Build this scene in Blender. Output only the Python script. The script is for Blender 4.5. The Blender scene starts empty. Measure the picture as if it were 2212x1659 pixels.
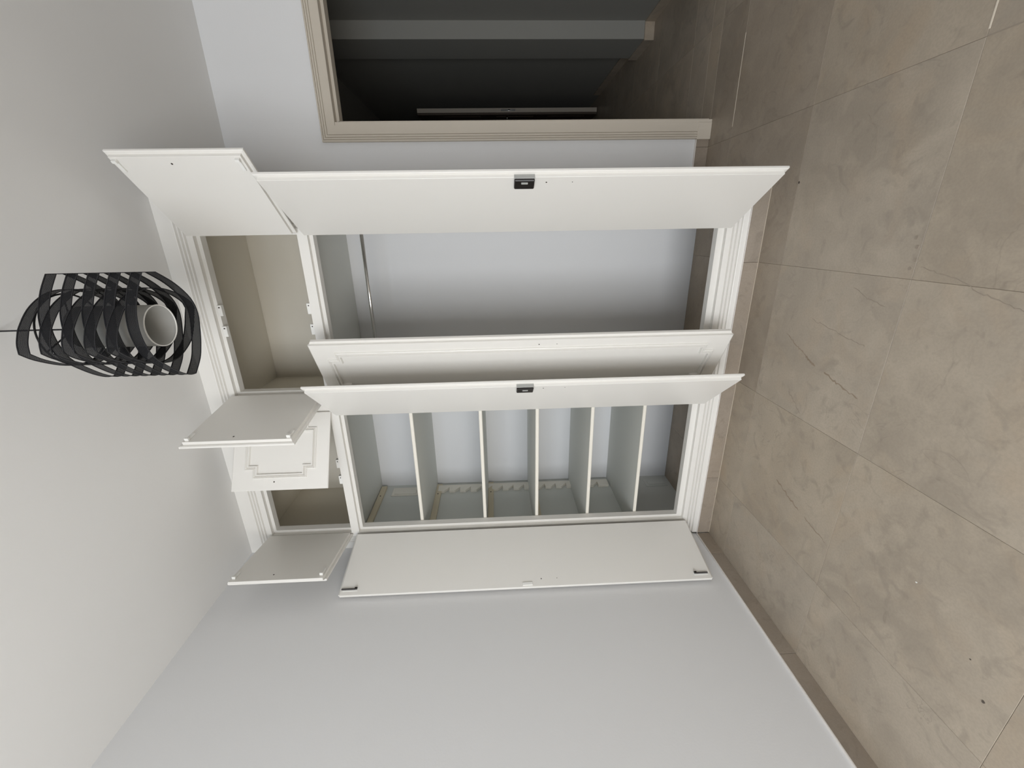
import bpy, bmesh, math, random
from mathutils import Vector, Matrix
random.seed(7)
S = bpy.context.scene
COL = S.collection

# ---------------------------------------------------------------- camera
YAW, PITCH, ROLL, FPX = 0.353, 0.0354, 0.0302, 891.581
CAM = Vector((1.6946, -1.9462, 1.2217))
cy, sy, cp, sp = math.cos(YAW), math.sin(YAW), math.cos(PITCH), math.sin(PITCH)
fw = Vector((-sy*cp, cy*cp, -sp)); r0 = Vector((cy, sy, 0)); d0 = fw.cross(r0)
cr, sr = math.cos(ROLL), math.sin(ROLL)
rr = cr*r0 + sr*d0; dd = -sr*r0 + cr*d0
cam = bpy.data.objects.new('camera', bpy.data.cameras.new('camera')); COL.objects.link(cam)
M = Matrix((dd, rr, -fw)).transposed().to_4x4(); M.translation = CAM
cam.matrix_world = M
cam.data.sensor_fit = 'HORIZONTAL'; cam.data.sensor_width = 36.0
cam.data.lens = 36.0*FPX/2212.0; cam.data.clip_start = 0.02
S.camera = cam

# ---------------------------------------------------------------- light
W = bpy.data.worlds.new('sky'); S.world = W; W.use_nodes = True
bg = W.node_tree.nodes['Background']; bg.inputs[0].default_value = (0.62, 0.75, 1.0, 1); bg.inputs[1].default_value = 0.6
def area(name, loc, rot, sx, sy_, power, col):
    l = bpy.data.lights.new(name, 'AREA'); l.shape = 'RECTANGLE'; l.size = sx; l.size_y = sy_
    l.energy = power; l.color = col
    o = bpy.data.objects.new(name, l); COL.objects.link(o); o.location = loc; o.rotation_euler = rot
    return o
# daylight through the balcony window: cool sky light falling in from above, warm light thrown up by the sunlit ground
area('window_sky_light', (0.98, -3.98, 1.35), (math.radians(80), 0, 0), 1.6, 2.1, 70, (0.80, 0.89, 1.0))
area('window_ground_light', (0.98, -4.00, 0.85), (math.radians(112), 0, 0), 1.6, 1.4, 37, (1.0, 0.90, 0.76))
S.view_settings.view_transform = 'Standard'; S.view_settings.look = 'None'
S.view_settings.exposure = 0.0; S.view_settings.gamma = 1.0
S.view_settings.use_curve_mapping = False

# ---------------------------------------------------------------- materials
def nt(name):
    m = bpy.data.materials.new(name); m.use_nodes = True
    return m, m.node_tree.nodes, m.node_tree.links, m.node_tree.nodes['Principled BSDF']
def paint(name, col, rough=0.5, var=0.03, bump=0.02, bscale=180.0, spec=0.4):
    m, n, l, p = nt(name)
    tc = n.new('ShaderNodeTexCoord')
    nz = n.new('ShaderNodeTexNoise'); nz.inputs['Scale'].default_value = 2.2; nz.inputs['Detail'].default_value = 4
    l.new(tc.outputs['Object'], nz.inputs['Vector'])
    mx = n.new('ShaderNodeMix'); mx.data_type = 'RGBA'
    mx.inputs[6].default_value = (*[c*(1-var) for c in col], 1); mx.inputs[7].default_value = (*[min(1, c*(1+var)) for c in col], 1)
    l.new(nz.outputs['Fac'], mx.inputs[0]); l.new(mx.outputs[2], p.inputs['Base Color'])
    p.inputs['Roughness'].default_value = rough; p.inputs['Specular IOR Level'].default_value = spec
    n2 = n.new('ShaderNodeTexNoise'); n2.inputs['Scale'].default_value = bscale; n2.inputs['Detail'].default_value = 3
    l.new(tc.outputs['Object'], n2.inputs['Vector'])
    b = n.new('ShaderNodeBump'); b.inputs['Strength'].default_value = bump*4; b.inputs['Distance'].default_value = 0.001
    l.new(n2.outputs['Fac'], b.inputs['Height']); l.new(b.outputs[0], p.inputs['Normal'])
    return m
M_wall = paint('wall_paint', (0.785, 0.783, 0.782), 0.7, 0.015, 0.05, 120)
M_ceil = paint('ceiling_paint', (0.80, 0.79, 0.77), 0.8, 0.015, 0.05, 90)
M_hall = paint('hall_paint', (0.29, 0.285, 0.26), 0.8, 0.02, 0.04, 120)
M_cab = paint('cabinet_paint', (0.82, 0.797, 0.75), 0.38, 0.012, 0.015, 60, 0.5)
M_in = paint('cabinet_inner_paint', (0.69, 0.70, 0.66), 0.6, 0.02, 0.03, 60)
M_upper = paint('beige_lining', (0.76, 0.71, 0.61), 0.75, 0.05, 0.05, 60)  # warmer beige, only on the thin panels of the upper compartments
M_edge = paint('shelf_edge_paint', (0.83, 0.79, 0.70), 0.45, 0.03, 0.02, 60)
M_batten = paint('batten_wood', (0.70, 0.62, 0.46), 0.6, 0.10, 0.05, 40)
M_case = paint('casing_paint', (0.60, 0.54, 0.455), 0.5, 0.04, 0.03, 60)
M_grout = paint('grout', (0.34, 0.29, 0.23), 0.8, 0.05, 0.1, 60)
M_leaf = paint('shaded_leaf', (0.10, 0.075, 0.055), 0.5, 0.2, 0.05, 60)  # hall door face out of the light, its shade put into the colour
M_grout_light = paint('grout_light', (0.78, 0.70, 0.58), 0.8, 0.05, 0.1, 60)
M_dust = paint('plaster_edge', (0.78, 0.74, 0.70), 0.9, 0.08, 0.2, 60)
M_black = paint('black_plastic', (0.012, 0.009, 0.008), 0.35, 0.2, 0.02, 60)
M_white = paint('white_plastic', (0.85, 0.84, 0.80), 0.35, 0.01, 0.01, 60)
M_plate = paint('dull_metal', (0.38, 0.38, 0.36), 0.5, 0.1, 0.02, 60)
M_bolt = paint('dark_metal', (0.06, 0.055, 0.055), 0.35, 0.2, 0.02, 60)
M_hole = paint('dark_hole', (0.05, 0.035, 0.025), 0.9, 0.2, 0.02, 60)
M_stain = paint('floor_stain', (0.10, 0.08, 0.065), 0.8, 0.3, 0.1, 60)
M_vein = paint('stone_vein', (0.30, 0.235, 0.17), 0.7, 0.2, 0.2, 60)
M_chrome, n, l, p = nt('chrome'); p.inputs['Base Color'].default_value = (0.75, 0.74, 0.72, 1); p.inputs['Metallic'].default_value = 1; p.inputs['Roughness'].default_value = 0.16
M_glass, n, l, p = nt('window_glass'); p.inputs['Transmission Weight'].default_value = 1; p.inputs['Roughness'].default_value = 0; p.inputs['IOR'].default_value = 1.01

def stone(name, base, dark, warm, rough=0.42):
    m, n, l, p = nt(name)
    tc = n.new('ShaderNodeTexCoord'); oi = n.new('ShaderNodeObjectInfo')
    sc = n.new('ShaderNodeVectorMath'); sc.operation = 'SCALE'; sc.inputs[0].default_value = (37.0, 53.0, 11.0); l.new(oi.outputs['Random'], sc.inputs['Scale'])
    ad = n.new('ShaderNodeVectorMath'); ad.operation = 'ADD'; l.new(tc.outputs['Object'], ad.inputs[0]); l.new(sc.outputs[0], ad.inputs[1])
    V = ad.outputs[0]
    def noise(s, d, dist=0):
        x = n.new('ShaderNodeTexNoise'); x.inputs['Scale'].default_value = s; x.inputs['Detail'].default_value = d
        x.inputs['Distortion'].default_value = dist; l.new(V, x.inputs['Vector']); return x.outputs['Fac']
    def ramp(fac, a, b, ca=0.0, cb=1.0):
        x = n.new('ShaderNodeMapRange'); x.inputs[1].default_value = a; x.inputs[2].default_value = b
        x.inputs[3].default_value = ca; x.inputs[4].default_value = cb; l.new(fac, x.inputs[0]); return x.outputs[0]
    def mix(fac, a, b, mode='MIX'):
        x = n.new('ShaderNodeMix'); x.data_type = 'RGBA'; x.blend_type = mode
        for s, v in ((0, fac), (6, a), (7, b)):
            if hasattr(v, 'is_linked') or isinstance(v, bpy.types.NodeSocket): l.new(v, x.inputs[s])
            else: x.inputs[s].default_value = v if s == 0 else (*v, 1)
        return x.outputs[2]
    c = mix(ramp(noise(2.6, 5, 0.6), 0.35, 0.68), base, dark)
    c = mix(ramp(noise(4.5, 6, 1.2), 0.50, 0.72, 0, 0.6), c, warm)
    # thin mineral veins
    v = noise(3.2, 4, 1.4)
    ab = n.new('ShaderNodeMath'); ab.operation = 'SUBTRACT'; ab.inputs[1].default_value = 0.5; l.new(v, ab.inputs[0])
    a2 = n.new('ShaderNodeMath'); a2.operation = 'ABSOLUTE'; l.new(ab.outputs[0], a2.inputs[0])
    vein = ramp(a2.outputs[0], 0.0, 0.006, 1, 0)
    msk = ramp(noise(2.0, 2), 0.52, 0.62, 0, 0.42)
    mu = n.new('ShaderNodeMath'); mu.operation = 'MULTIPLY'; l.new(vein, mu.inputs[0]); l.new(msk, mu.inputs[1])
    c = mix(mu.outputs[0], c, tuple(x*0.62 for x in dark))
    c = mix(ramp(noise(9, 8, 0.8), 0.46, 0.70, 0, 0.5), c, tuple(x*1.12 for x in base))
    c = mix(ramp(noise(11, 7, 1.6), 0.56, 0.70, 0, 0.45), c, tuple(x*0.80 for x in dark))
    c = mix(ramp(noise(140, 2), 0.4, 0.62, 0, 0.14), c, tuple(x*0.7 for x in dark))
    hs = n.new('ShaderNodeHueSaturation'); l.new(c, hs.inputs['Color'])
    l.new(ramp(oi.outputs['Random'], 0, 1, 0.965, 1.035), hs.inputs['Value'])
    rm = n.new('ShaderNodeMath'); rm.operation = 'FRACT'; r7 = n.new('ShaderNodeMath'); r7.operation = 'MULTIPLY'; r7.inputs[1].default_value = 7.31
    l.new(oi.outputs['Random'], r7.inputs[0]); l.new(r7.outputs[0], rm.inputs[0]); l.new(ramp(rm.outputs[0], 0, 1, 0.96, 1.05), hs.inputs['Saturation'])
    l.new(hs.outputs[0], p.inputs['Base Color'])
    l.new(ramp(noise(6, 4), 0.3, 0.7, rough-0.05, rough+0.12), p.inputs['Roughness'])
    b = n.new('ShaderNodeBump'); b.inputs['Strength'].default_value = 0.3; b.inputs['Distance'].default_value = 0.001
    l.new(noise(24, 6), b.inputs['Height']); l.new(b.outputs[0], p.inputs['Normal'])
    return m
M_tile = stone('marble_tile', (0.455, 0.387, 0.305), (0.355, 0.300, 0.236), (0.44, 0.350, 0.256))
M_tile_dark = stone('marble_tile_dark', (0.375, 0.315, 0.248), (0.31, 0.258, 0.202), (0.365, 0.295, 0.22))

M_skirt = stone('skirting_stone', (0.34, 0.285, 0.228), (0.28, 0.234, 0.186), (0.34, 0.272, 0.205))

# translucent fabric mesh of the lamp straps: woven threads with holes between
M_mesh, n, l, p = nt('woven_mesh')
tc = n.new('ShaderNodeUVMap'); mp = n.new('ShaderNodeMapping'); l.new(tc.outputs[0], mp.inputs[0])
mp.inputs['Scale'].default_value = (1, 1, 1)
wv = n.new('ShaderNodeTexBrick'); wv.inputs['Scale'].default_value = 1.0; wv.inputs['Brick Width'].default_value = 0.0042; wv.inputs['Row Height'].default_value = 0.0022
wv.inputs['Mortar Size'].default_value = 0.00062; wv.inputs['Mortar Smooth'].default_value = 0.3; l.new(mp.outputs[0], wv.inputs['Vector'])
tr = n.new('ShaderNodeBsdfTransparent'); mxs = n.new('ShaderNodeMixShader')
fac = n.new('ShaderNodeMapRange'); fac.inputs[3].default_value = 0.18; fac.inputs[4].default_value = 0.0; l.new(wv.outputs['Fac'], fac.inputs[0])
l.new(fac.outputs[0], mxs.inputs[0]); l.new(p.outputs[0], mxs.inputs[1]); l.new(tr.outputs[0], mxs.inputs[2])
p.inputs['Base Color'].default_value = (0.012, 0.012, 0.013, 1); p.inputs['Roughness'].default_value = 0.85; p.inputs['Specular IOR Level'].default_value = 0.15
l.new(mxs.outputs[0], n['Material Output'].inputs[0])
M_hem = paint('strap_hem', (0.010, 0.010, 0.012), 0.5, 0.1, 0.02, 60)
M_frost, n, l, p = nt('frosted_diffuser')
p.inputs['Base Color'].default_value = (0.62, 0.62, 0.60, 1); p.inputs['Roughness'].default_value = 0.5
tl = n.new('ShaderNodeBsdfTranslucent'); tl.inputs[0].default_value = (0.8, 0.8, 0.77, 1); ms = n.new('ShaderNodeMixShader'); ms.inputs[0].default_value = 0.45
nz = n.new('ShaderNodeTexNoise'); nz.inputs['Scale'].default_value = 14
l.new(p.outputs[0], ms.inputs[1]); l.new(tl.outputs[0], ms.inputs[2]); l.new(ms.outputs[0], n['Material Output'].inputs[0])

# ---------------------------------------------------------------- helpers
def mesh(name, bm, mat, smooth=False, loc=(0, 0, 0)):
    """bm in world coordinates; the origin is moved to loc"""
    bmesh.ops.recalc_face_normals(bm, faces=bm.faces)
    if any(loc): bmesh.ops.translate(bm, verts=bm.verts, vec=-Vector(loc))
    me = bpy.data.meshes.new(name); bm.to_mesh(me); bm.free()
    me.materials.append(mat)
    if smooth: me.polygons.foreach_set('use_smooth', [True]*len(me.polygons))
    return me
def put(name, me, parent=None, loc=(0, 0, 0), rz=0.0, rel=False):
    o = bpy.data.objects.new(name, me); COL.objects.link(o)
    o.location = loc; o.rotation_euler = (0, 0, rz)
    if parent:
        o.parent = parent
        if not rel: o.location = Vector(loc)-base_of(parent)
    return o
def base_of(o):
    v = Vector((0, 0, 0))
    while o: v += o.location; o = o.parent
    return v
def boxbm(x0, x1, y0, y1, z0, z1, bm=None, bev=0.0):
    bm2 = bmesh.new()
    bmesh.ops.create_cube(bm2, size=1)
    for v in bm2.verts:
        v.co = Vector(((x0+x1)/2+v.co.x*(x1-x0), (y0+y1)/2+v.co.y*(y1-y0), (z0+z1)/2+v.co.z*(z1-z0)))
    if bev: bmesh.ops.bevel(bm2, geom=bm2.edges[:], offset=bev, segments=1, affect='EDGES')
    if bm is None: return bm2
    me = bpy.data.meshes.new('t'); bm2.to_mesh(me); bm2.free(); bm.from_mesh(me); bpy.data.meshes.remove(me)
    return bm
def box(name, b, mat, parent=None, bev=0.0, kind=None, label=None):
    x0, x1, y0, y1, z0, z1 = b
    L = ((x0+x1)/2, (y0+y1)/2, z0)
    o = put(name, mesh(name, boxbm(*b, bev=bev), mat, loc=L), parent, L)
    if kind: o['kind'] = kind
    if label: o['label'] = label
    return o
def extrude(name, prof, a, b, axis, mat, parent=None, cap=True):
    """closed profile extruded from a to b along axis. profile points are the other two coords in xyz order"""
    bm = bmesh.new(); rings = []
    for t in (a, b):
        ring = []
        for q in prof:
            c = {'x': (t, q[0], q[1]), 'y': (q[0], t, q[1]), 'z': (q[0], q[1], t)}[axis]
            ring.append(bm.verts.new(c))
        rings.append(ring)
    k = len(prof)
    for i in range(k): bm.faces.new((rings[0][i], rings[0][(i+1) % k], rings[1][(i+1) % k], rings[1][i]))
    if cap: bm.faces.new(rings[0][::-1]); bm.faces.new(rings[1])
    c = sum((v.co for v in bm.verts), Vector())/len(bm.verts); c.z = min(v.co.z for v in bm.verts)
    return put(name, mesh(name, bm, mat, loc=c), parent, c)
def tubebm(pts, r, seg=10, bm=None, caps=True):
    bm = bm or bmesh.new(); rings = []
    for i, q in enumerate(pts):
        q = Vector(q); t = (Vector(pts[min(i+1, len(pts)-1)])-Vector(pts[max(i-1, 0)])).normalized()
        u = t.cross(Vector((0.3, 0.2, 1)) if abs(t.z) < 0.9 else Vector((1, 0, 0))).normalized(); v = t.cross(u)
        rings.append([bm.verts.new(q+(u*math.cos(2*math.pi*k/seg)+v*math.sin(2*math.pi*k/seg))*r) for k in range(seg)])
    for A, B in zip(rings, rings[1:]):
        for k in range(seg): bm.faces.new((A[k], A[(k+1) % seg], B[(k+1) % seg], B[k]))
    if caps: bm.faces.new(rings[0][::-1]); bm.faces.new(rings[-1])
    return bm
def tube(name, pts, r, mat, parent=None, seg=12):
    bm = tubebm(pts, r, seg); c = Vector(pts[0])
    return put(name, mesh(name, bm, mat, True, loc=c), parent, c)
def empty(name, loc, label=None, cat=None, kind=None, parent=None):
    o = bpy.data.objects.new(name, None); COL.objects.link(o); o.location = loc; o.empty_display_size = 0.1
    if label: o['label'] = label
    if cat: o['category'] = cat
    if kind: o['kind'] = kind
    return o

# ---------------------------------------------------------------- room shell
H, D = 2.65, 0.648            # ceiling height, back wall plane behind the wardrobe front (y = 0)
XR, YR = 4.00, -3.80          # right wall, rear wall with the window
def struct(name, b, mat, **k): return box(name, b, mat, kind='structure', **k)
struct('wall_left', (-0.15, 0.0, YR, 0.0, 0, H), M_wall)
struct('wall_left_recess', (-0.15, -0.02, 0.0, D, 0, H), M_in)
struct('wall_right', (XR, XR+0.15, YR, D, 0, H), M_wall)
struct('ceiling', (-0.15, XR+0.15, YR-0.2, D+0.12, H, H+0.12), M_ceil)
# back wall with the doorway
DX0, DX1, DZ = 2.252, 3.06, 2.045
bm = boxbm(-0.15, DX0, D, D+0.12, 0, H); boxbm(DX1, XR+0.15, D, D+0.12, 0, H, bm); boxbm(DX0, DX1, D, D+0.12, DZ, H, bm)
o = put('wall_back', mesh('wall_back', bm, M_wall)); o['kind'] = 'structure'
# rear wall with the balcony window opening that lights the room
WX0, WX1, WZ = 0.15, 1.80, 2.30
bm = boxbm(-0.15, WX0, YR-0.15, YR, 0, H); boxbm(WX1, XR+0.15, YR-0.15, YR, 0, H, bm); boxbm(WX0, WX1, YR-0.15, YR, WZ, H, bm)
boxbm(WX0, WX1, YR-0.15, YR, 0, 0.18, bm)
o = put('wall_rear', mesh('wall_rear', bm, M_wall)); o['kind'] = 'structure'
wn = empty('window_1', (0.975, YR-0.07, 0.18), kind='structure')
for x0, x1, z0, z1 in ((WX0, WX0+0.05, 0.18, WZ), (WX1-0.05, WX1, 0.18, WZ), (0.95, 1.0, 0.23, WZ-0.05), (WX0+0.05, WX1-0.05, 0.18, 0.23), (WX0+0.05, WX1-0.05, WZ-0.05, WZ)):
    box('window_frame', (x0, x1, YR-0.10, YR-0.05, z0, z1), M_white, wn)

# floor: base slab with single tiles laid on it
fl = box('floor', (-0.15, 4.15, YR-0.15, 6.6, -0.08, -0.0025), M_grout, kind='structure')
T = 0.58; GX, GY = 2.125, -0.177
cache = {}
def tile(x0, x1, y0, y1, parent, z1=0.0, z0=-0.0025, name='floor_tile'):
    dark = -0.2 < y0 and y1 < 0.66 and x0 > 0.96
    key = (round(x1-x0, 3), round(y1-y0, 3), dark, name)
    g = 0.00028 if name == 'floor_tile' else 0.0
    if key not in cache:
        w, d_, h = (x1-x0)/2-g, (y1-y0)/2-g, z1-z0
        b = bmesh.new(); c = 0.0008; rings = []
        for (i, z) in ((0, 0), (0, h-c), (c, h)):
            rings.append([b.verts.new((sx*(w-i), sy_*(d_-i), z)) for sx, sy_ in ((-1, -1), (1, -1), (1, 1), (-1, 1))])
        for A, B in zip(rings, rings[1:]):
            for k in range(4): b.faces.new((A[k], A[(k+1) % 4], B[(k+1) % 4], B[k]))
        b.faces.new(rings[-1]); b.faces.new(rings[0][::-1])
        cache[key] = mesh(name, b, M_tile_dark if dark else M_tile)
    return put(name, cache[key], parent, ((x0+x1)/2, (y0+y1)/2, z0))
def lay(xa, xb, ya, yb):
    i0 = math.floor((xa-GX)/T); j0 = math.floor((ya-GY)/T)
    for i in range(i0, i0+12):
        for j in range(j0, j0+14):
            x0, x1 = max(xa, GX+i*T), min(xb, GX+(i+1)*T); y0, y1 = max(ya, GY+j*T), min(yb, GY+(j+1)*T)
            if x1-x0 > 0.01 and y1-y0 > 0.01: tile(x0, x1, y0, y1, fl)
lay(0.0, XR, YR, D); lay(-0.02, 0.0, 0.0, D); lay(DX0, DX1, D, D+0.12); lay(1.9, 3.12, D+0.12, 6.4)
# pale grout lines that stand out in the photograph
for b in ((0.012, 1.86, -0.014, -0.0105), (2.175, 2.56, 0.4008, 0.4048), (2.14, 3.0, -0.7595, -0.7555)):
    box('grout_line', (b[0], b[1], b[2], b[3], -0.001, 0.0006), M_grout_light, fl)
box('grout_line', (2.1235, 2.1265, -1.2, -0.76, -0.001, 0.0005), M_grout, fl)

def vein(pts, w, mat=M_vein, name='vein'):
    bm = bmesh.new(); L = []; rnd = random.Random(int(pts[0][0]*1000))
    P = []
    for (a, b) in zip(pts, pts[1:]):
        for k in range(8):
            t = k/8; P.append((a[0]+(b[0]-a[0])*t+rnd.uniform(-.004, .004), a[1]+(b[1]-a[1])*t+rnd.uniform(-.004, .004)))
    P.append(pts[-1])
    for i, (x, y) in enumerate(P):
        ww = w*(0.25+0.9*rnd.random()) if 0 < i < len(P)-1 else 0.0002
        L.append((bm.verts.new((x-ww, y, 0.0006)), bm.verts.new((x+ww, y, 0.0006)), bm.verts.new((x+ww, y, 0.0)), bm.verts.new((x-ww, y, 0.0))))
    for a, b in zip(L, L[1:]):
        for k in range(4): bm.faces.new((a[k], a[(k+1) % 4], b[(k+1) % 4], b[k]))
    bm.faces.new(L[0]); bm.faces.new(L[-1][::-1])
    c = (pts[0][0], pts[0][1], 0)
    put(name, mesh(name, bm, mat, loc=c), fl, c)
M_vein2 = paint('stone_vein_faint', (0.345, 0.29, 0.23), 0.7, 0.1, 0.2, 60)
vein([(1.275, -0.30), (1.244, -0.364), (1.222, -0.415)], 0.0022)
vein([(1.222, -0.415), (1.205, -0.45), (1.193, -0.485)], 0.004)
vein([(1.185, -0.53), (1.165, -0.60), (1.142, -0.70)], 0.0028)
vein([(0.648, -0.43), (0.625, -0.50), (0.600, -0.585)], 0.0032)
vein([(0.595, -0.62), (0.585, -0.67), (0.570, -0.74)], 0.0018)
vein([(1.36, -0.42), (1.345, -0.50), (1.33, -0.60), (1.318, -0.67)], 0.0012, M_vein2)
vein([(1.50, -0.57), (1.47, -0.63), (1.455, -0.70)], 0.0016, M_vein2)
vein([(1.58, -0.77), (1.565, -0.86), (1.53, -0.95), (1.50, -1.05)], 0.0014, M_vein2)
vein([(1.05, -0.38), (1.02, -0.42), (0.985, -0.47)], 0.0022, M_vein2)
vein([(0.47, -0.86), (0.46, -0.93), (0.40, -0.98)], 0.0014, M_vein2)
vein([(2.03, -0.45), (1.98, -0.50), (1.90, -0.52)], 0.0016, M_vein2)
def blob(x, y, r, mat, name):
    bm = bmesh.new(); rnd = random.Random(int(x*1e4))
    a = [bm.verts.new((x+r*(0.7+0.5*rnd.random())*math.cos(t*0.7854), y+r*(0.7+0.5*rnd.random())*math.sin(t*0.7854), 0.0)) for t in range(8)]
    b = [bm.verts.new((v.co.x, v.co.y, 0.0009)) for v in a]
    for k in range(8): bm.faces.new((a[k], a[(k+1) % 8], b[(k+1) % 8], b[k]))
    bm.faces.new(b); bm.faces.new(a[::-1]); put(name, mesh(name, bm, mat, loc=(x, y, 0)), fl, (x, y, 0))
blob(0.543, -1.286, 0.0042, M_stain, 'stain'); blob(1.861, -0.182, 0.0045, M_stain, 'stain'); blob(0.62, -1.23, 0.002, M_stain, 'stain')
blob(0.702, -1.055, 0.0028, M_white, 'paint_drop')
for q in ((1.66, -0.735), (1.635, -0.745), (1.60, -0.75), (1.575, -0.742)): blob(q[0], q[1], 0.006, M_vein2, 'stain')

# stone skirting, tile by tile
def skirting(name, segs, axis, face, out, h=0.07, dust=True):
    """segs: (a, b) range; face: wall plane; out: direction sign of the protrusion"""
    a, b = segs
    root = empty(name, ((a+b)/2, face, 0) if axis == 'x' else (face, (a+b)/2, 0), kind='structure')
    t = a; g0 = GX if axis == 'x' else GY
    cuts = [a] + [g0+k*T for k in range(-10, 10) if a+0.03 < g0+k*T < b-0.03] + [b]
    th = 0.010
    for u, v in zip(cuts, cuts[1:]):
        lo, hi = sorted((face, face+out*th))
        bb = (u+.0006, v-.0006, lo, hi) if axis == 'x' else (lo, hi, u+.0006, v-.0006)
        bm = boxbm(*bb, 0.0, h, bev=0.0008)
        L = ((bb[0]+bb[1])/2, (bb[2]+bb[3])/2, 0)
        put('baseboard_tile', mesh('baseboard_tile', bm, M_skirt, loc=L), root, L)
    if dust:
        lo, hi = sorted((face, face+out*(th+0.001)))
        bb = (a, b, lo, hi) if axis == 'x' else (lo, hi, a, b)
        box('plaster_edge', (*bb, h, h+0.0045), M_dust, root)
    return root
skirting('baseboard_left', (YR, -0.012), 'y', 0.0, 1)
skirting('baseboard_back', (1.86, 2.165), 'x', D, -1)

# doorway casing in the back wall (reeded) - the leaf is missing
dr = empty('door_1', ((DX0+DX1)/2, D, 0), kind='structure')
def reed(u0, u1, f, depth, groove, g):
    """open profile from u0 to u1 standing 'depth' proud of f (towards -y) with grooves at the given u"""
    pts = [(u0, f), (u0, f-depth+0.002), (u0+(0.002 if u1 > u0 else -0.002), f-depth)]
    s = 1 if u1 > u0 else -1
    for q in groove: pts += [(q-s*g, f-depth-0.001), (q-s*0.0008, f-depth+g*2), (q+s*0.0008, f-depth+g*2), (q+s*g, f-depth-0.001)]
    pts += [(u1, f-depth), (u1, f)]
    return pts
GR = [0.010, 0.021, 0.033]
CX0 = 2.165                                  # outer edge of the casing
def framebm():
    bm = bmesh.new()
    n_ = None; rings = []
    prof = reed(0.0, 0.078, D, 0.020, GR, 0.0022)
    corners = [(CX0, 0.075, 0), (CX0, DZ+0.078, 1), (DX1+0.087, DZ+0.078, 2), (DX1+0.087, 0.0, 3)]
    for cx_, cz, k in corners:
        ring = []
        for u, yy in prof:
            dx = u if k in (0, 1) else -u; dz = -u if k in (1, 2) else 0
            ring.append(bm.verts.new((cx_+dx, yy, cz+dz)))
        rings.append(ring)
    for A, B in zip(rings, rings[1:]):
        for i in range(len(prof)): bm.faces.new((A[i], A[(i+1) % len(prof)], B[(i+1) % len(prof)], B[i]))
    bm.faces.new(rings[0][::-1]); bm.faces.new(rings[-1])
    return bm
put('casing', mesh('casing', framebm(), M_case), dr, (0, 0, 0))
box('plinth_block', (CX0-0.004, CX0+0.079, D-0.024, D, 0, 0.075), M_case, dr, bev=0.002)
bm = boxbm(CX0+0.078, DX0+0.006, D-0.018, D+0.13, 0, DZ+0.003); boxbm(DX1-0.006, DX1+0.01, D-0.018, D+0.13, 0, DZ+0.003, bm)
boxbm(CX0+0.078, DX1+0.01, D-0.018, D+0.13, DZ-0.001, DZ+0.012, bm)
put('jamb', mesh('jamb', bm, M_case), dr, (0, 0, 0))
bm = boxbm(DX0+0.006, DX0+0.018, D+0.022, D+0.075, 0, DZ-0.012); boxbm(DX1-0.018, DX1-0.006, D+0.022, D+0.075, 0, DZ-0.012, bm)
boxbm(DX0+0.006, DX1-0.006, D+0.022, D+0.075, DZ-0.016, DZ-0.001, bm)
put('door_stop', mesh('door_stop', bm, M_case), dr, (0, 0, 0))

# dark hall behind the doorway
Y0 = D+0.12
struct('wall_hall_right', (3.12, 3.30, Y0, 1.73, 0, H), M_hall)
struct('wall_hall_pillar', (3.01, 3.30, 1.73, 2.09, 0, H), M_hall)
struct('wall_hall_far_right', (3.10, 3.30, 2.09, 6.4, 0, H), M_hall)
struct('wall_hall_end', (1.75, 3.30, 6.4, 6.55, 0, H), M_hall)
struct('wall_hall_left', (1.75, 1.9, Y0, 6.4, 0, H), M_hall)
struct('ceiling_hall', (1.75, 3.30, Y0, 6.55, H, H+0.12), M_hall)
bh = empty('baseboard_hall', (3.1, 1.7, 0), kind='structure')
for bb in ((3.11, 3.12, Y0, 1.72), (3.0, 3.12, 1.72, 1.73), (3.0, 3.01, 1.73, 2.10), (3.01, 3.10, 2.09, 2.10), (3.09, 3.10, 2.10, 3.36)):
    L = ((bb[0]+bb[1])/2, (bb[2]+bb[3])/2, 0)
    put('baseboard_tile', mesh('baseboard_tile', boxbm(*bb, 0, 0.07, bev=0.0008), M_tile, loc=L), bh, L)
# open door leaf at the end of the hall, seen edge-on
d2r = empty('door_2', (2.975, 3.43, 0), kind='structure')
rz = math.radians(62)
leaf = put('door_leaf', mesh('door_leaf', boxbm(2.930, 2.990, 3.434, 3.86, 0.012, 2.02, bev=0.002), M_leaf), d2r)
box('door_edge', (2.951, 2.992, 3.428, 3.434, 0.012, 2.02), M_case, d2r)  # separate pale strip: lit edge of the leaf, set off by colour
for z0 in (0.14, 0.72, 1.32):
    box('door_panel', (2.925, 2.930, 3.50, 3.80, z0, z0+0.42), M_leaf, d2r, bev=0.002)
box('latch_plate', (2.962, 2.982, 3.425, 3.428, 0.93, 1.09), M_chrome, d2r)
box('latch_bolt', (2.967, 2.977, 3.413, 3.425, 0.99, 1.01), M_black, d2r)
tube('door_handle', [(2.93, 3.49, 1.02), (2.90, 3.49, 1.02), (2.895, 3.52, 1.02), (2.895, 3.61, 1.02)], 0.009, M_chrome, d2r, 8)

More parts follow.
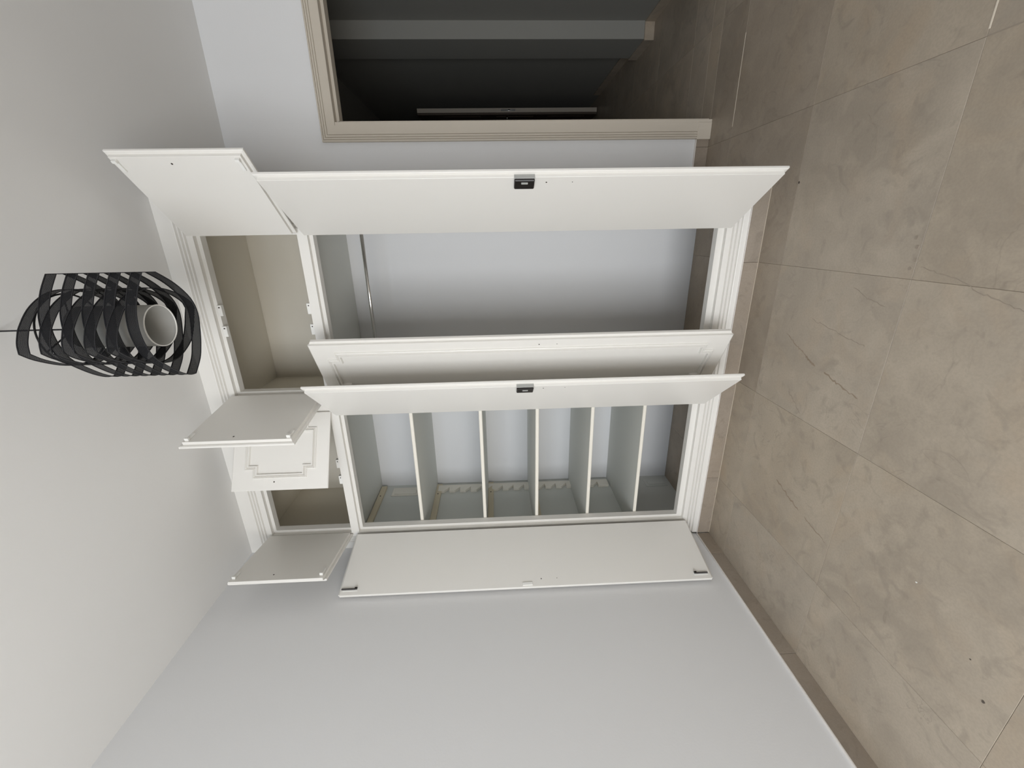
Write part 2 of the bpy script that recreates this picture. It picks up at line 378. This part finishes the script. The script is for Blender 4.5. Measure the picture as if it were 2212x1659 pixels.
# ---------------------------------------------------------------- built-in wardrobe
WR = empty('built_in_wardrobe', (0.93, 0.0, 0.0),
           'white painted built-in wardrobe with eight open doors standing beside the doorway', 'wardrobe')
XL, XW = 0.0, 1.86
OL, OR = (0.11, 0.855), (0.955, 1.70)          # the two bays
LZ, UZ = (0.165, 2.030), (2.073, 2.514)        # lower and upper openings
TH = 0.022
def prof_h(z_in, z_out, g):                    # horizontal moulded board: flat near z_in, three reeds, flat to z_out
    s = 1 if z_out > z_in else -1
    P = [(TH, z_in), (0.0, z_in)]
    for q in g: P += [(-0.002, q-s*0.0055), (0.0075, q-s*0.0022), (0.0075, q+s*0.0022), (-0.002, q+s*0.0055)]
    P += [(-0.003, g[-1]+s*0.008), (-0.004, z_out), (TH, z_out)]
    return P
extrude('crown_board', prof_h(2.514, H-0.0005, [2.545, 2.561, 2.577]), 0.0005, XW, 'x', M_cab, WR)
extrude('base_board', prof_h(0.165, 0.071, [0.138, 0.120, 0.102]), 0.011, XW, 'x', M_cab, WR)
def prof_v(x_in, x_out, g):
    s = 1 if x_out > x_in else -1
    P = [(x_in, TH), (x_in, 0.0)]
    for q in g: P += [(q-s*0.0058, -0.001), (q-s*0.0012, 0.0062), (q+s*0.0012, 0.0062), (q+s*0.0052, -0.001)]
    P += [(x_out, 0.0), (x_out, TH)]
    return P
extrude('left_stile', prof_v(OL[0], XL+0.0005, [0.08, 0.064, 0.048]), 0.165, 2.514, 'z', M_cab, WR)
extrude('right_stile', prof_v(OR[1], XW, [1.73, 1.746, 1.762]), 0.165, 2.514, 'z', M_cab, WR)
box('center_stile', (OL[1], OR[0], 0, TH, 0.165, 2.514), M_cab, WR)
for a, b in (OL, OR):
    box('middle_rail', (a, b, 0, TH, LZ[1], UZ[0]), M_cab, WR)
# rebate stops behind the openings
for (a, b) in (OL, OR):
    for (z0, z1, low) in ((LZ[0], LZ[1], True), (UZ[0], UZ[1], False)):
        s = 0.016; y0, y1 = TH, 0.060
        bm = boxbm(a-0.03, a+s, y0, y1, z0-0.02, z1+0.02); boxbm(b-0.0005, b+0.03, y0, y1, z0-0.02, z1+0.02, bm)
        boxbm(a+s, b-0.0005, y0, y1, z1-s, z1+0.02, bm)
        if low: boxbm(a+s, b-0.0005, y0, y1, z0-0.02, z0+0.03, bm)
        else: boxbm(a+s, b-0.0005, y0, y1, z0-0.02, z0+0.006, bm)
        L = ((a+b)/2, y0, z0)
        put('door_stop', mesh('door_stop', bm, M_cab, loc=L), WR, L)
box('side_panel', (XW-0.025, XW, TH, D, 0.0, H-0.0005), M_cab, WR)
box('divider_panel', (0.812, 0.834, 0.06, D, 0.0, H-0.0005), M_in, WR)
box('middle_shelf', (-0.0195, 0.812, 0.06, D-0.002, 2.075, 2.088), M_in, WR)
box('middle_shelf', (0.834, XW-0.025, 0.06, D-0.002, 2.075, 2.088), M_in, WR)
# stone skirting in front of the base board
cuts = [0.011, 0.385, 0.965, 1.545, 1.86]
for u, v in zip(cuts, cuts[1:]):
    L = ((u+v)/2, -0.005, 0)
    o = put('skirting_tile', mesh('skirting_tile', boxbm(u+.0006, v-.0006, -0.010, 0.0, 0, 0.069, bev=0.0008), M_skirt, loc=L), WR, L)
box('plaster_edge', (0.011, XW, -0.011, 0.004, 0.069, 0.0715), M_dust, WR)
# shelves of the left bay
SH = [1.684, 1.317, 1.013, 0.713, 0.430]
for z in SH:
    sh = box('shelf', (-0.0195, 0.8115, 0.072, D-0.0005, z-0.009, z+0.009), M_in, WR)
    extrude('edge_strip', [(0.072, z-0.009), (0.066, z-0.009), (0.0635, z-0.006), (0.0635, z+0.006), (0.066, z+0.009), (0.072, z+0.009)], -0.0195, 0.8115, 'x', M_edge, sh)
for z in [2.070] + [q-0.0095 for q in SH[:4]]:
    for (xa, xb) in ((-0.0195, -0.002),):
        bt = box('batten', (xa, xb, 0.075, 0.618, z-0.037, z), M_batten, WR, bev=0.001)
        if xa < 0:
            for yy in (0.17, 0.50): tube('screw', [(-0.004, yy, z-0.018), (-0.0012, yy, z-0.018)], 0.0045, M_hole, bt, 8)
# notched shelf rack in the rear corner
P = [(0.600, 0.452), (0.600, 1.660), (0.532, 1.660)]
z = 1.655
while z > 0.53:
    P += [(0.532, z-0.036), (0.574, z-0.072), (0.532, z-0.0725)]
    z -= 0.0755
P += [(0.532, 0.452)]
def rackbm(x0, x1):
    bm = bmesh.new(); A = [bm.verts.new((x0, y, zz)) for y, zz in P]; B = [bm.verts.new((x1, y, zz)) for y, zz in P]
    k = len(P)
    for i in range(k): bm.faces.new((A[i], A[(i+1) % k], B[(i+1) % k], B[i]))
    bm.faces.new(A[::-1]); bm.faces.new(B); return bm
for x0, x1 in ((-0.0195, -0.001),):
    put('notched_rack', mesh('notched_rack', rackbm(x0, x1), M_edge, loc=(x0, 0.56, 0.452)), WR, (x0, 0.56, 0.452))
for z0, z1 in ((1.80, 1.985), (0.03, 0.185)):
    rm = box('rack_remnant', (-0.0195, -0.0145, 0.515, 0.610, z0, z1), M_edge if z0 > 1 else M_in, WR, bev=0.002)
    box('rack_remnant_strip', (-0.0145, -0.011, 0.53, 0.575, z0+0.015, z1-0.02), M_edge if z0 > 1 else M_in, rm, bev=0.001)
extrude('corner_gap_wedge', [(0.09, 0.440), (0.122, 0.440), (0.122, 0.470)], 0.060, 0.066, 'y', M_black, WR)  # black wedge added in place of the dark gap at the shelf corner
# clothes rail of the right bay
cr_ = tube('clothes_rail', [(0.835, 0.315, 1.889), (1.834, 0.315, 1.889)], 0.0092, M_chrome, WR, 16)
for xa, xb in ((0.8345, 0.844), (1.825, 1.8345)): tube('rail_socket', [(xa, 0.315, 1.889), (xb, 0.315, 1.889)], 0.02, M_chrome, cr_, 16)
box('upper_back_panel', (-0.0195, 0.812, D-0.006, D-0.0005, 2.088, H-0.004), M_upper, WR)
box('upper_back_panel', (0.834, XW-0.025, D-0.006, D-0.0005, 2.088, H-0.004), M_upper, WR)
box('upper_top_panel', (-0.0195, 0.812, 0.061, D-0.0085, H-0.006, H-0.0005), M_upper, WR)
box('upper_top_panel', (0.834, XW-0.025, 0.061, D-0.0085, H-0.006, H-0.0005), M_upper, WR)
box('upper_side_panel', (-0.0195, -0.015, 0.061, D-0.006, 2.088, H-0.006), M_upper, WR)
box('upper_side_panel', (0.834, 0.838, 0.061, D-0.006, 2.088, H-0.006), M_upper, WR)
# catches on the frame of the upper openings
for cx_ in (1.375, 1.277, 0.547, 0.447):
    for z0, z1 in ((2.078, 2.093), (2.482, 2.499)):
        ct = box('frame_catch', (cx_-0.025, cx_+0.025, 0.014, 0.034, z0-0.001, z1+0.002), M_white, WR, bev=0.0015)
        box('catch_screw', (cx_+0.012, cx_+0.017, 0.0132, 0.014, z0+0.005, z1-0.005), M_hole, ct)

# doors: lip board + rebated inner board + notched applied moulding
def loftbm(rings_def, sg, w, zlo, zhi, passive=False):
    bm = bmesh.new(); rings = []
    for y, i in rings_def:
        j = i if not passive else (0.013 if y < 0.0127 else 0.0 if y < 0.026 else 0.001)
        rings.append([bm.verts.new((x, sg*y, z)) for x, z in ((i, zlo+i), (w-j, zlo+i), (w-j, zhi-i), (i, zhi-i))])
    for A, B in zip(rings, rings[1:]):
        for k in range(4): bm.faces.new((A[k], A[(k+1) % 4], B[(k+1) % 4], B[k]))
    bm.faces.new(rings[0][::-1]); bm.faces.new(rings[-1]); return bm
def moulding(sg, w, zlo, zhi, mx, mz, nx, nz):
    x0, x1, z0, z1 = 0.034, w-mx, zlo+mz, zhi-mz
    path = [(x0+nx, z0), (x1-nx, z0), (x1-nx, z0+nz), (x1, z0+nz), (x1, z1-nz), (x1-nx, z1-nz), (x1-nx, z1), (x0+nx, z1), (x0+nx, z1-nz), (x0, z1-nz), (x0, z0+nz), (x0+nx, z0+nz)]
    prof = [(0.0, 0.001), (0.0, -0.0055), (0.003, -0.0075), (0.0062, -0.0028), (0.0092, -0.0085), (0.0122, -0.0035), (0.0145, -0.0105), (0.0195, -0.0105), (0.022, -0.003), (0.022, 0.001)]
    bm = bmesh.new(); k = len(path); rings = []
    for i in range(k):
        p0, p1, p2 = path[i-1], path[i], path[(i+1) % k]
        def nrm(a, b):
            dx, dz = b[0]-a[0], b[1]-a[1]; L = math.hypot(dx, dz); return (-dz/L, dx/L)
        n1, n2 = nrm(p0, p1), nrm(p1, p2)
        m_ = (n1[0]+n2[0], n1[1]+n2[1])
        rings.append([bm.verts.new((p1[0]+m_[0]*t, sg*yy, p1[1]+m_[1]*t)) for t, yy in prof])
    q = len(prof)
    for i in range(k):
        A, B = rings[i], rings[(i+1) % k]
        for j in range(q): bm.faces.new((A[j], A[(j+1) % q], B[(j+1) % q], B[j]))
    return bm
def pbox(name, b, mat, parent, bev=0.001):
    L = Vector(((b[0]+b[1])/2, (b[2]+b[3])/2, b[4]))
    me = mesh(name, boxbm(*b, bev=bev), mat, loc=L)
    o = bpy.data.objects.new(name, me); COL.objects.link(o); o.parent = parent; o.location = L
    return o
def door(Pp, Q, left_hinged, z, upper, kind, label, passive=False):
    dx, dy = Q[0]-Pp[0], Q[1]-Pp[1]; w = math.hypot(dx, dy); a = math.atan2(dy, dx)
    sg = 1 if left_hinged else -1
    zlo, zhi = 0.0, z[1]-z[0]
    me = mesh('cabinet_door', loftbm([(0.0, 0.0035), (0.0028, 0.0), (0.0100, 0.0), (0.0125, 0.004), (0.0130, 0.012), (0.0255, 0.012), (0.0265, 0.013)], sg, w, zlo, zhi, passive), M_cab)
    d = bpy.data.objects.new('cabinet_door', me); COL.objects.link(d); d.parent = WR
    d.location = Vector((Pp[0], Pp[1], z[0]))-WR.location; d.rotation_euler = (0, 0, a); d['label'] = label
    mm = moulding(sg, w, zlo, zhi, 0.058, 0.062, 0.041, 0.041)
    o = bpy.data.objects.new('moulding', mesh('moulding', mm, M_cab)); COL.objects.link(o); o.parent = d
    def bx(name, s0, s1, y0, y1, z0, z1, mat, bev=0.001):
        ya, yb = sorted((sg*y0, sg*y1)); pbox(name, (s0, s1, ya, yb, z0-z[0], z1-z[0]), mat, d, bev)
    y = 0.0265
    def hole(s, zz, r=0.0035):
        bm = tubebm([(s, sg*(y-0.001), zz-z[0]), (s, sg*(y+0.0006), zz-z[0])], r, 8)
        o = bpy.data.objects.new('knob_hole', mesh('knob_hole', bm, M_hole)); COL.objects.link(o); o.parent = d
        bm = tubebm([(s, sg*0.001, zz-z[0]), (s, sg*-0.0006, zz-z[0])], r, 8)
        o = bpy.data.objects.new('knob_hole', mesh('knob_hole', bm, M_hole)); COL.objects.link(o); o.parent = d
    if upper:
        for zc in (z[1]-0.028, z[0]+0.026):
            bx('catch_bar', w-0.068, w-0.020, y, y+0.006, zc-0.0055, zc+0.0055, M_white)
            bx('catch_hook', w-0.028, w-0.018, y, y+0.013, zc-0.008, zc+0.008, M_white)
        hole(w-0.040, 2.322)
    elif kind == 'latch':
        bx('latch_plate', w-0.016, w-0.011, y-0.012, y+0.004, 1.067, 1.141, M_plate)
        bx('latch', w-0.062, w-0.014, y, y+0.012, 1.068, 1.140, M_black, 0.003)
        bx('latch_lever', w-0.030, w-0.022, y+0.012, y+0.016, 1.092, 1.116, M_plate)
        hole(w-0.040, 1.024, 0.0028); hole(w-0.040, 0.930, 0.0018)
    elif kind == 'bolt':
        for z0, z1, sgn in ((1.944, 2.018, 1), (0.178, 0.250, -1)):
            bx('bolt_plate', w-0.036, w-0.020, y, y+0.002, z0, z1, M_white)
            bx('bolt', w-0.033, w-0.026, y+0.002, y+0.007, z0+(0.0 if sgn < 0 else 0.012), z1+(0.006 if sgn > 0 else -0.012), M_bolt)
            zc = z0+0.008 if sgn > 0 else z1-0.008
            bx('bolt_knob', w-0.036, w-0.026, y+0.004, y+0.012, zc-0.006, zc+0.006, M_black)
        bx('strike_plate', w-0.024, w-0.008, y-0.012, y+0.004, 1.075, 1.125, M_white)
        hole(w-0.040, 1.030, 0.0028); hole(w-0.040, 0.950, 0.0018)
    # hinges on the hinge edge
    for zz in ((0.18, 0.92, 1.70) if not upper else (0.07, 0.38)):
        bm = tubebm([(0.002, sg*-0.002, zz), (0.002, sg*-0.002, zz+0.05)], 0.004, 8)
        o = bpy.data.objects.new('hinge', mesh('hinge', bm, M_white, True)); COL.objects.link(o); o.parent = d
    return d
ZL, ZU = (0.153, 2.040), (2.063, 2.526)
door((1.712, -0.012), (1.9035, -0.333), False, ZL, False, 'latch', 'tall plain inner face with black latch, hinged next to the doorway')
door((0.945, -0.012), (1.257, -0.1805), True, ZL, False, 'bolt', 'tall door half open, notched moulding frame on its front', True)
door((0.865, -0.012), (1.106, -0.300), False, ZL, False, 'latch', 'tall narrow-looking door with black latch in front of the middle post')
door((0.097, -0.012), (0.010, -0.365), True, ZL, False, 'bolt', 'tall door swung back against the side wall with two small bolts', True)
door((1.712, -0.012), (1.981, -0.307), False, ZU, True, '', 'upper door beside the doorway wall, plain inner face')
door((0.945, -0.012), (0.884, -0.400), True, ZU, True, '', 'upper door at the middle post, plain inner face')
door((0.865, -0.012), (0.537, -0.195), False, ZU, True, '', 'upper door ajar with notched moulding frame on its front')
door((0.097, -0.012), (0.148, -0.396), True, ZU, True, '', 'upper door nearest the side wall, plain inner face', True)

# ---------------------------------------------------------------- pendant lamp
LC = Vector((1.452, -0.724, 0))
LP = empty('pendant_lamp', (LC.x, LC.y, 2.16), 'black woven strap pendant lamp around a frosted cylinder, hanging from the ceiling', 'lamp')
A = [(1.610, -.768), (1.570, -.797), (1.524, -.821), (1.490, -.831), (1.457, -.834), (1.420, -.828), (1.383, -.811), (1.332, -.757), (1.303, -.712), (1.297, -.683), (1.335, -.648), (1.37, -.630), (1.41, -.616), (1.47, -.603), (1.52, -.617), (1.57, -.665), (1.607, -.723)]
B = [(1.422, -.880), (1.445, -.876), (1.466, -.867), (1.488, -.854), (1.525, -.82), (1.55, -.781), (1.562, -.745), (1.563, -.708), (1.553, -.665), (1.533, -.620), (1.515, -.593), (1.500, -.577), (1.482, -.571), (1.457, -.583), (1.427, -.597), (1.387, -.626), (1.358, -.676), (1.350, -.710), (1.352, -.745), (1.367, -.795), (1.397, -.85)]
def band(pts, ztop, hgt=0.0280, sharp=()):
    # subdivide with Catmull-Rom between the sharp corners
    out = []; k = len(pts)
    for i in range(k):
        p0, p1, p2, p3 = (Vector(pts[(i+j) % k]) for j in (-1, 0, 1, 2))
        if i in sharp: p0 = p1
        if (i+1) % k in sharp: p3 = p2
        for t in (0, .25, .5, .75):
            out.append(0.5*((2*p1)+(-p0+p2)*t+(2*p0-5*p1+4*p2-p3)*t*t+(-p0+3*p1-3*p2+p3)*t**3))
    bm = bmesh.new(); uv = bm.loops.layers.uv.new('UVMap'); n_ = len(out); T_, B_, s = [], [], [0.0]
    for q in out: T_.append(bm.verts.new((q.x, q.y, ztop))); B_.append(bm.verts.new((q.x, q.y, ztop-hgt)))
    for i in range(n_): s.append(s[-1]+(out[(i+1) % n_]-out[i]).length)
    for i in range(n_):
        j = (i+1) % n_; f = bm.faces.new((B_[i], B_[j], T_[j], T_[i]))
        for lp, c in zip(f.loops, ((s[i], 0), (s[i+1], 0), (s[i+1], hgt), (s[i], hgt))): lp[uv].uv = c
    c = (LC.x, LC.y, ztop)
    o = put('strap_band', mesh('strap_band', bm, M_mesh, True, loc=c), LP, c)
    # hems along both edges
    hb = bmesh.new()
    for zz in (ztop-0.0006, ztop-hgt+0.0006):
        L = [Vector((q.x, q.y, zz)) for q in out]
        rings = []
        for i, q in enumerate(L):
            t = (L[(i+1) % n_]-L[i-1]).normalized(); nn = Vector((-t.y, t.x, 0))
            rings.append([hb.verts.new(q+nn*a_+Vector((0, 0, b_))) for a_, b_ in ((-.0010, -.0012), (.0010, -.0012), (.0010, .0012), (-.0010, .0012))])
        for i in range(n_):
            for k2 in range(4): hb.faces.new((rings[i][k2], rings[i][(k2+1) % 4], rings[(i+1) % n_][(k2+1) % 4], rings[(i+1) % n_][k2]))
    ho = bpy.data.objects.new('hem', mesh('hem', hb, M_hem, loc=c)); COL.objects.link(ho); ho.parent = o
for k in range(5):
    band(B, 2.437-0.055*k, sharp=(0, 11, 12))
    band(A, 2.408-0.055*k, sharp=(0, 9, 16))
def ringbm(c, r0_, r1_, z0, z1, seg=48):
    bm = bmesh.new(); R_ = []
    for rad, z in ((r0_, z0), (r1_, z0), (r1_, z1), (r0_, z1)):
        R_.append([bm.verts.new((c[0]+rad*math.cos(2*math.pi*i/seg), c[1]+rad*math.sin(2*math.pi*i/seg), z)) for i in range(seg)])
    for k in range(4):
        for i in range(seg): bm.faces.new((R_[k][i], R_[k][(i+1) % seg], R_[(k+1) % 4][(i+1) % seg], R_[(k+1) % 4][i]))
    return bm
CC = (1.457, -0.722)
df = put('diffuser', mesh('diffuser', ringbm(CC, 0.0580, 0.0590, 2.190, 2.405), M_frost, True, loc=(CC[0], CC[1], 2.19)), LP, (CC[0], CC[1], 2.19))
put('diffuser_rim', mesh('diffuser_rim', ringbm(CC, 0.0572, 0.0600, 2.1885, 2.1925), M_white, True, loc=(CC[0], CC[1], 2.1885)), df, (CC[0], CC[1], 2.1885))
bm = tubebm([(CC[0], CC[1], 2.403), (CC[0], CC[1], 2.406)], 0.057, 32)
put('diffuser_cap', mesh('diffuser_cap', bm, M_frost, loc=(CC[0], CC[1], 2.403)), df, (CC[0], CC[1], 2.403))
tube('lamp_holder', [(CC[0], CC[1], 2.402), (CC[0], CC[1], 2.345)], 0.019, M_white, LP, 20)
# wire frame carrying the straps
wf = bmesh.new()
ring = [(LC.x+0.100*math.cos(t*math.pi/24), LC.y+0.100*math.sin(t*math.pi/24), 2.436) for t in range(49)]
tubebm(ring, 0.0026, 6, wf)
for t in (-115, 5, 125):
    t = math.radians(t); tubebm([(LC.x, LC.y, 2.436), (LC.x+0.1*math.cos(t), LC.y+0.1*math.sin(t), 2.436)], 0.0022, 6, wf)
put('wire_frame', mesh('wire_frame', wf, M_hem, loc=(LC.x, LC.y, 2.43)), LP, (LC.x, LC.y, 2.43))
tube('cord', [(LC.x, LC.y, H), (LC.x+0.0006, LC.y, 2.53), (LC.x, LC.y, 2.405)], 0.0024, M_hem, LP, 10)
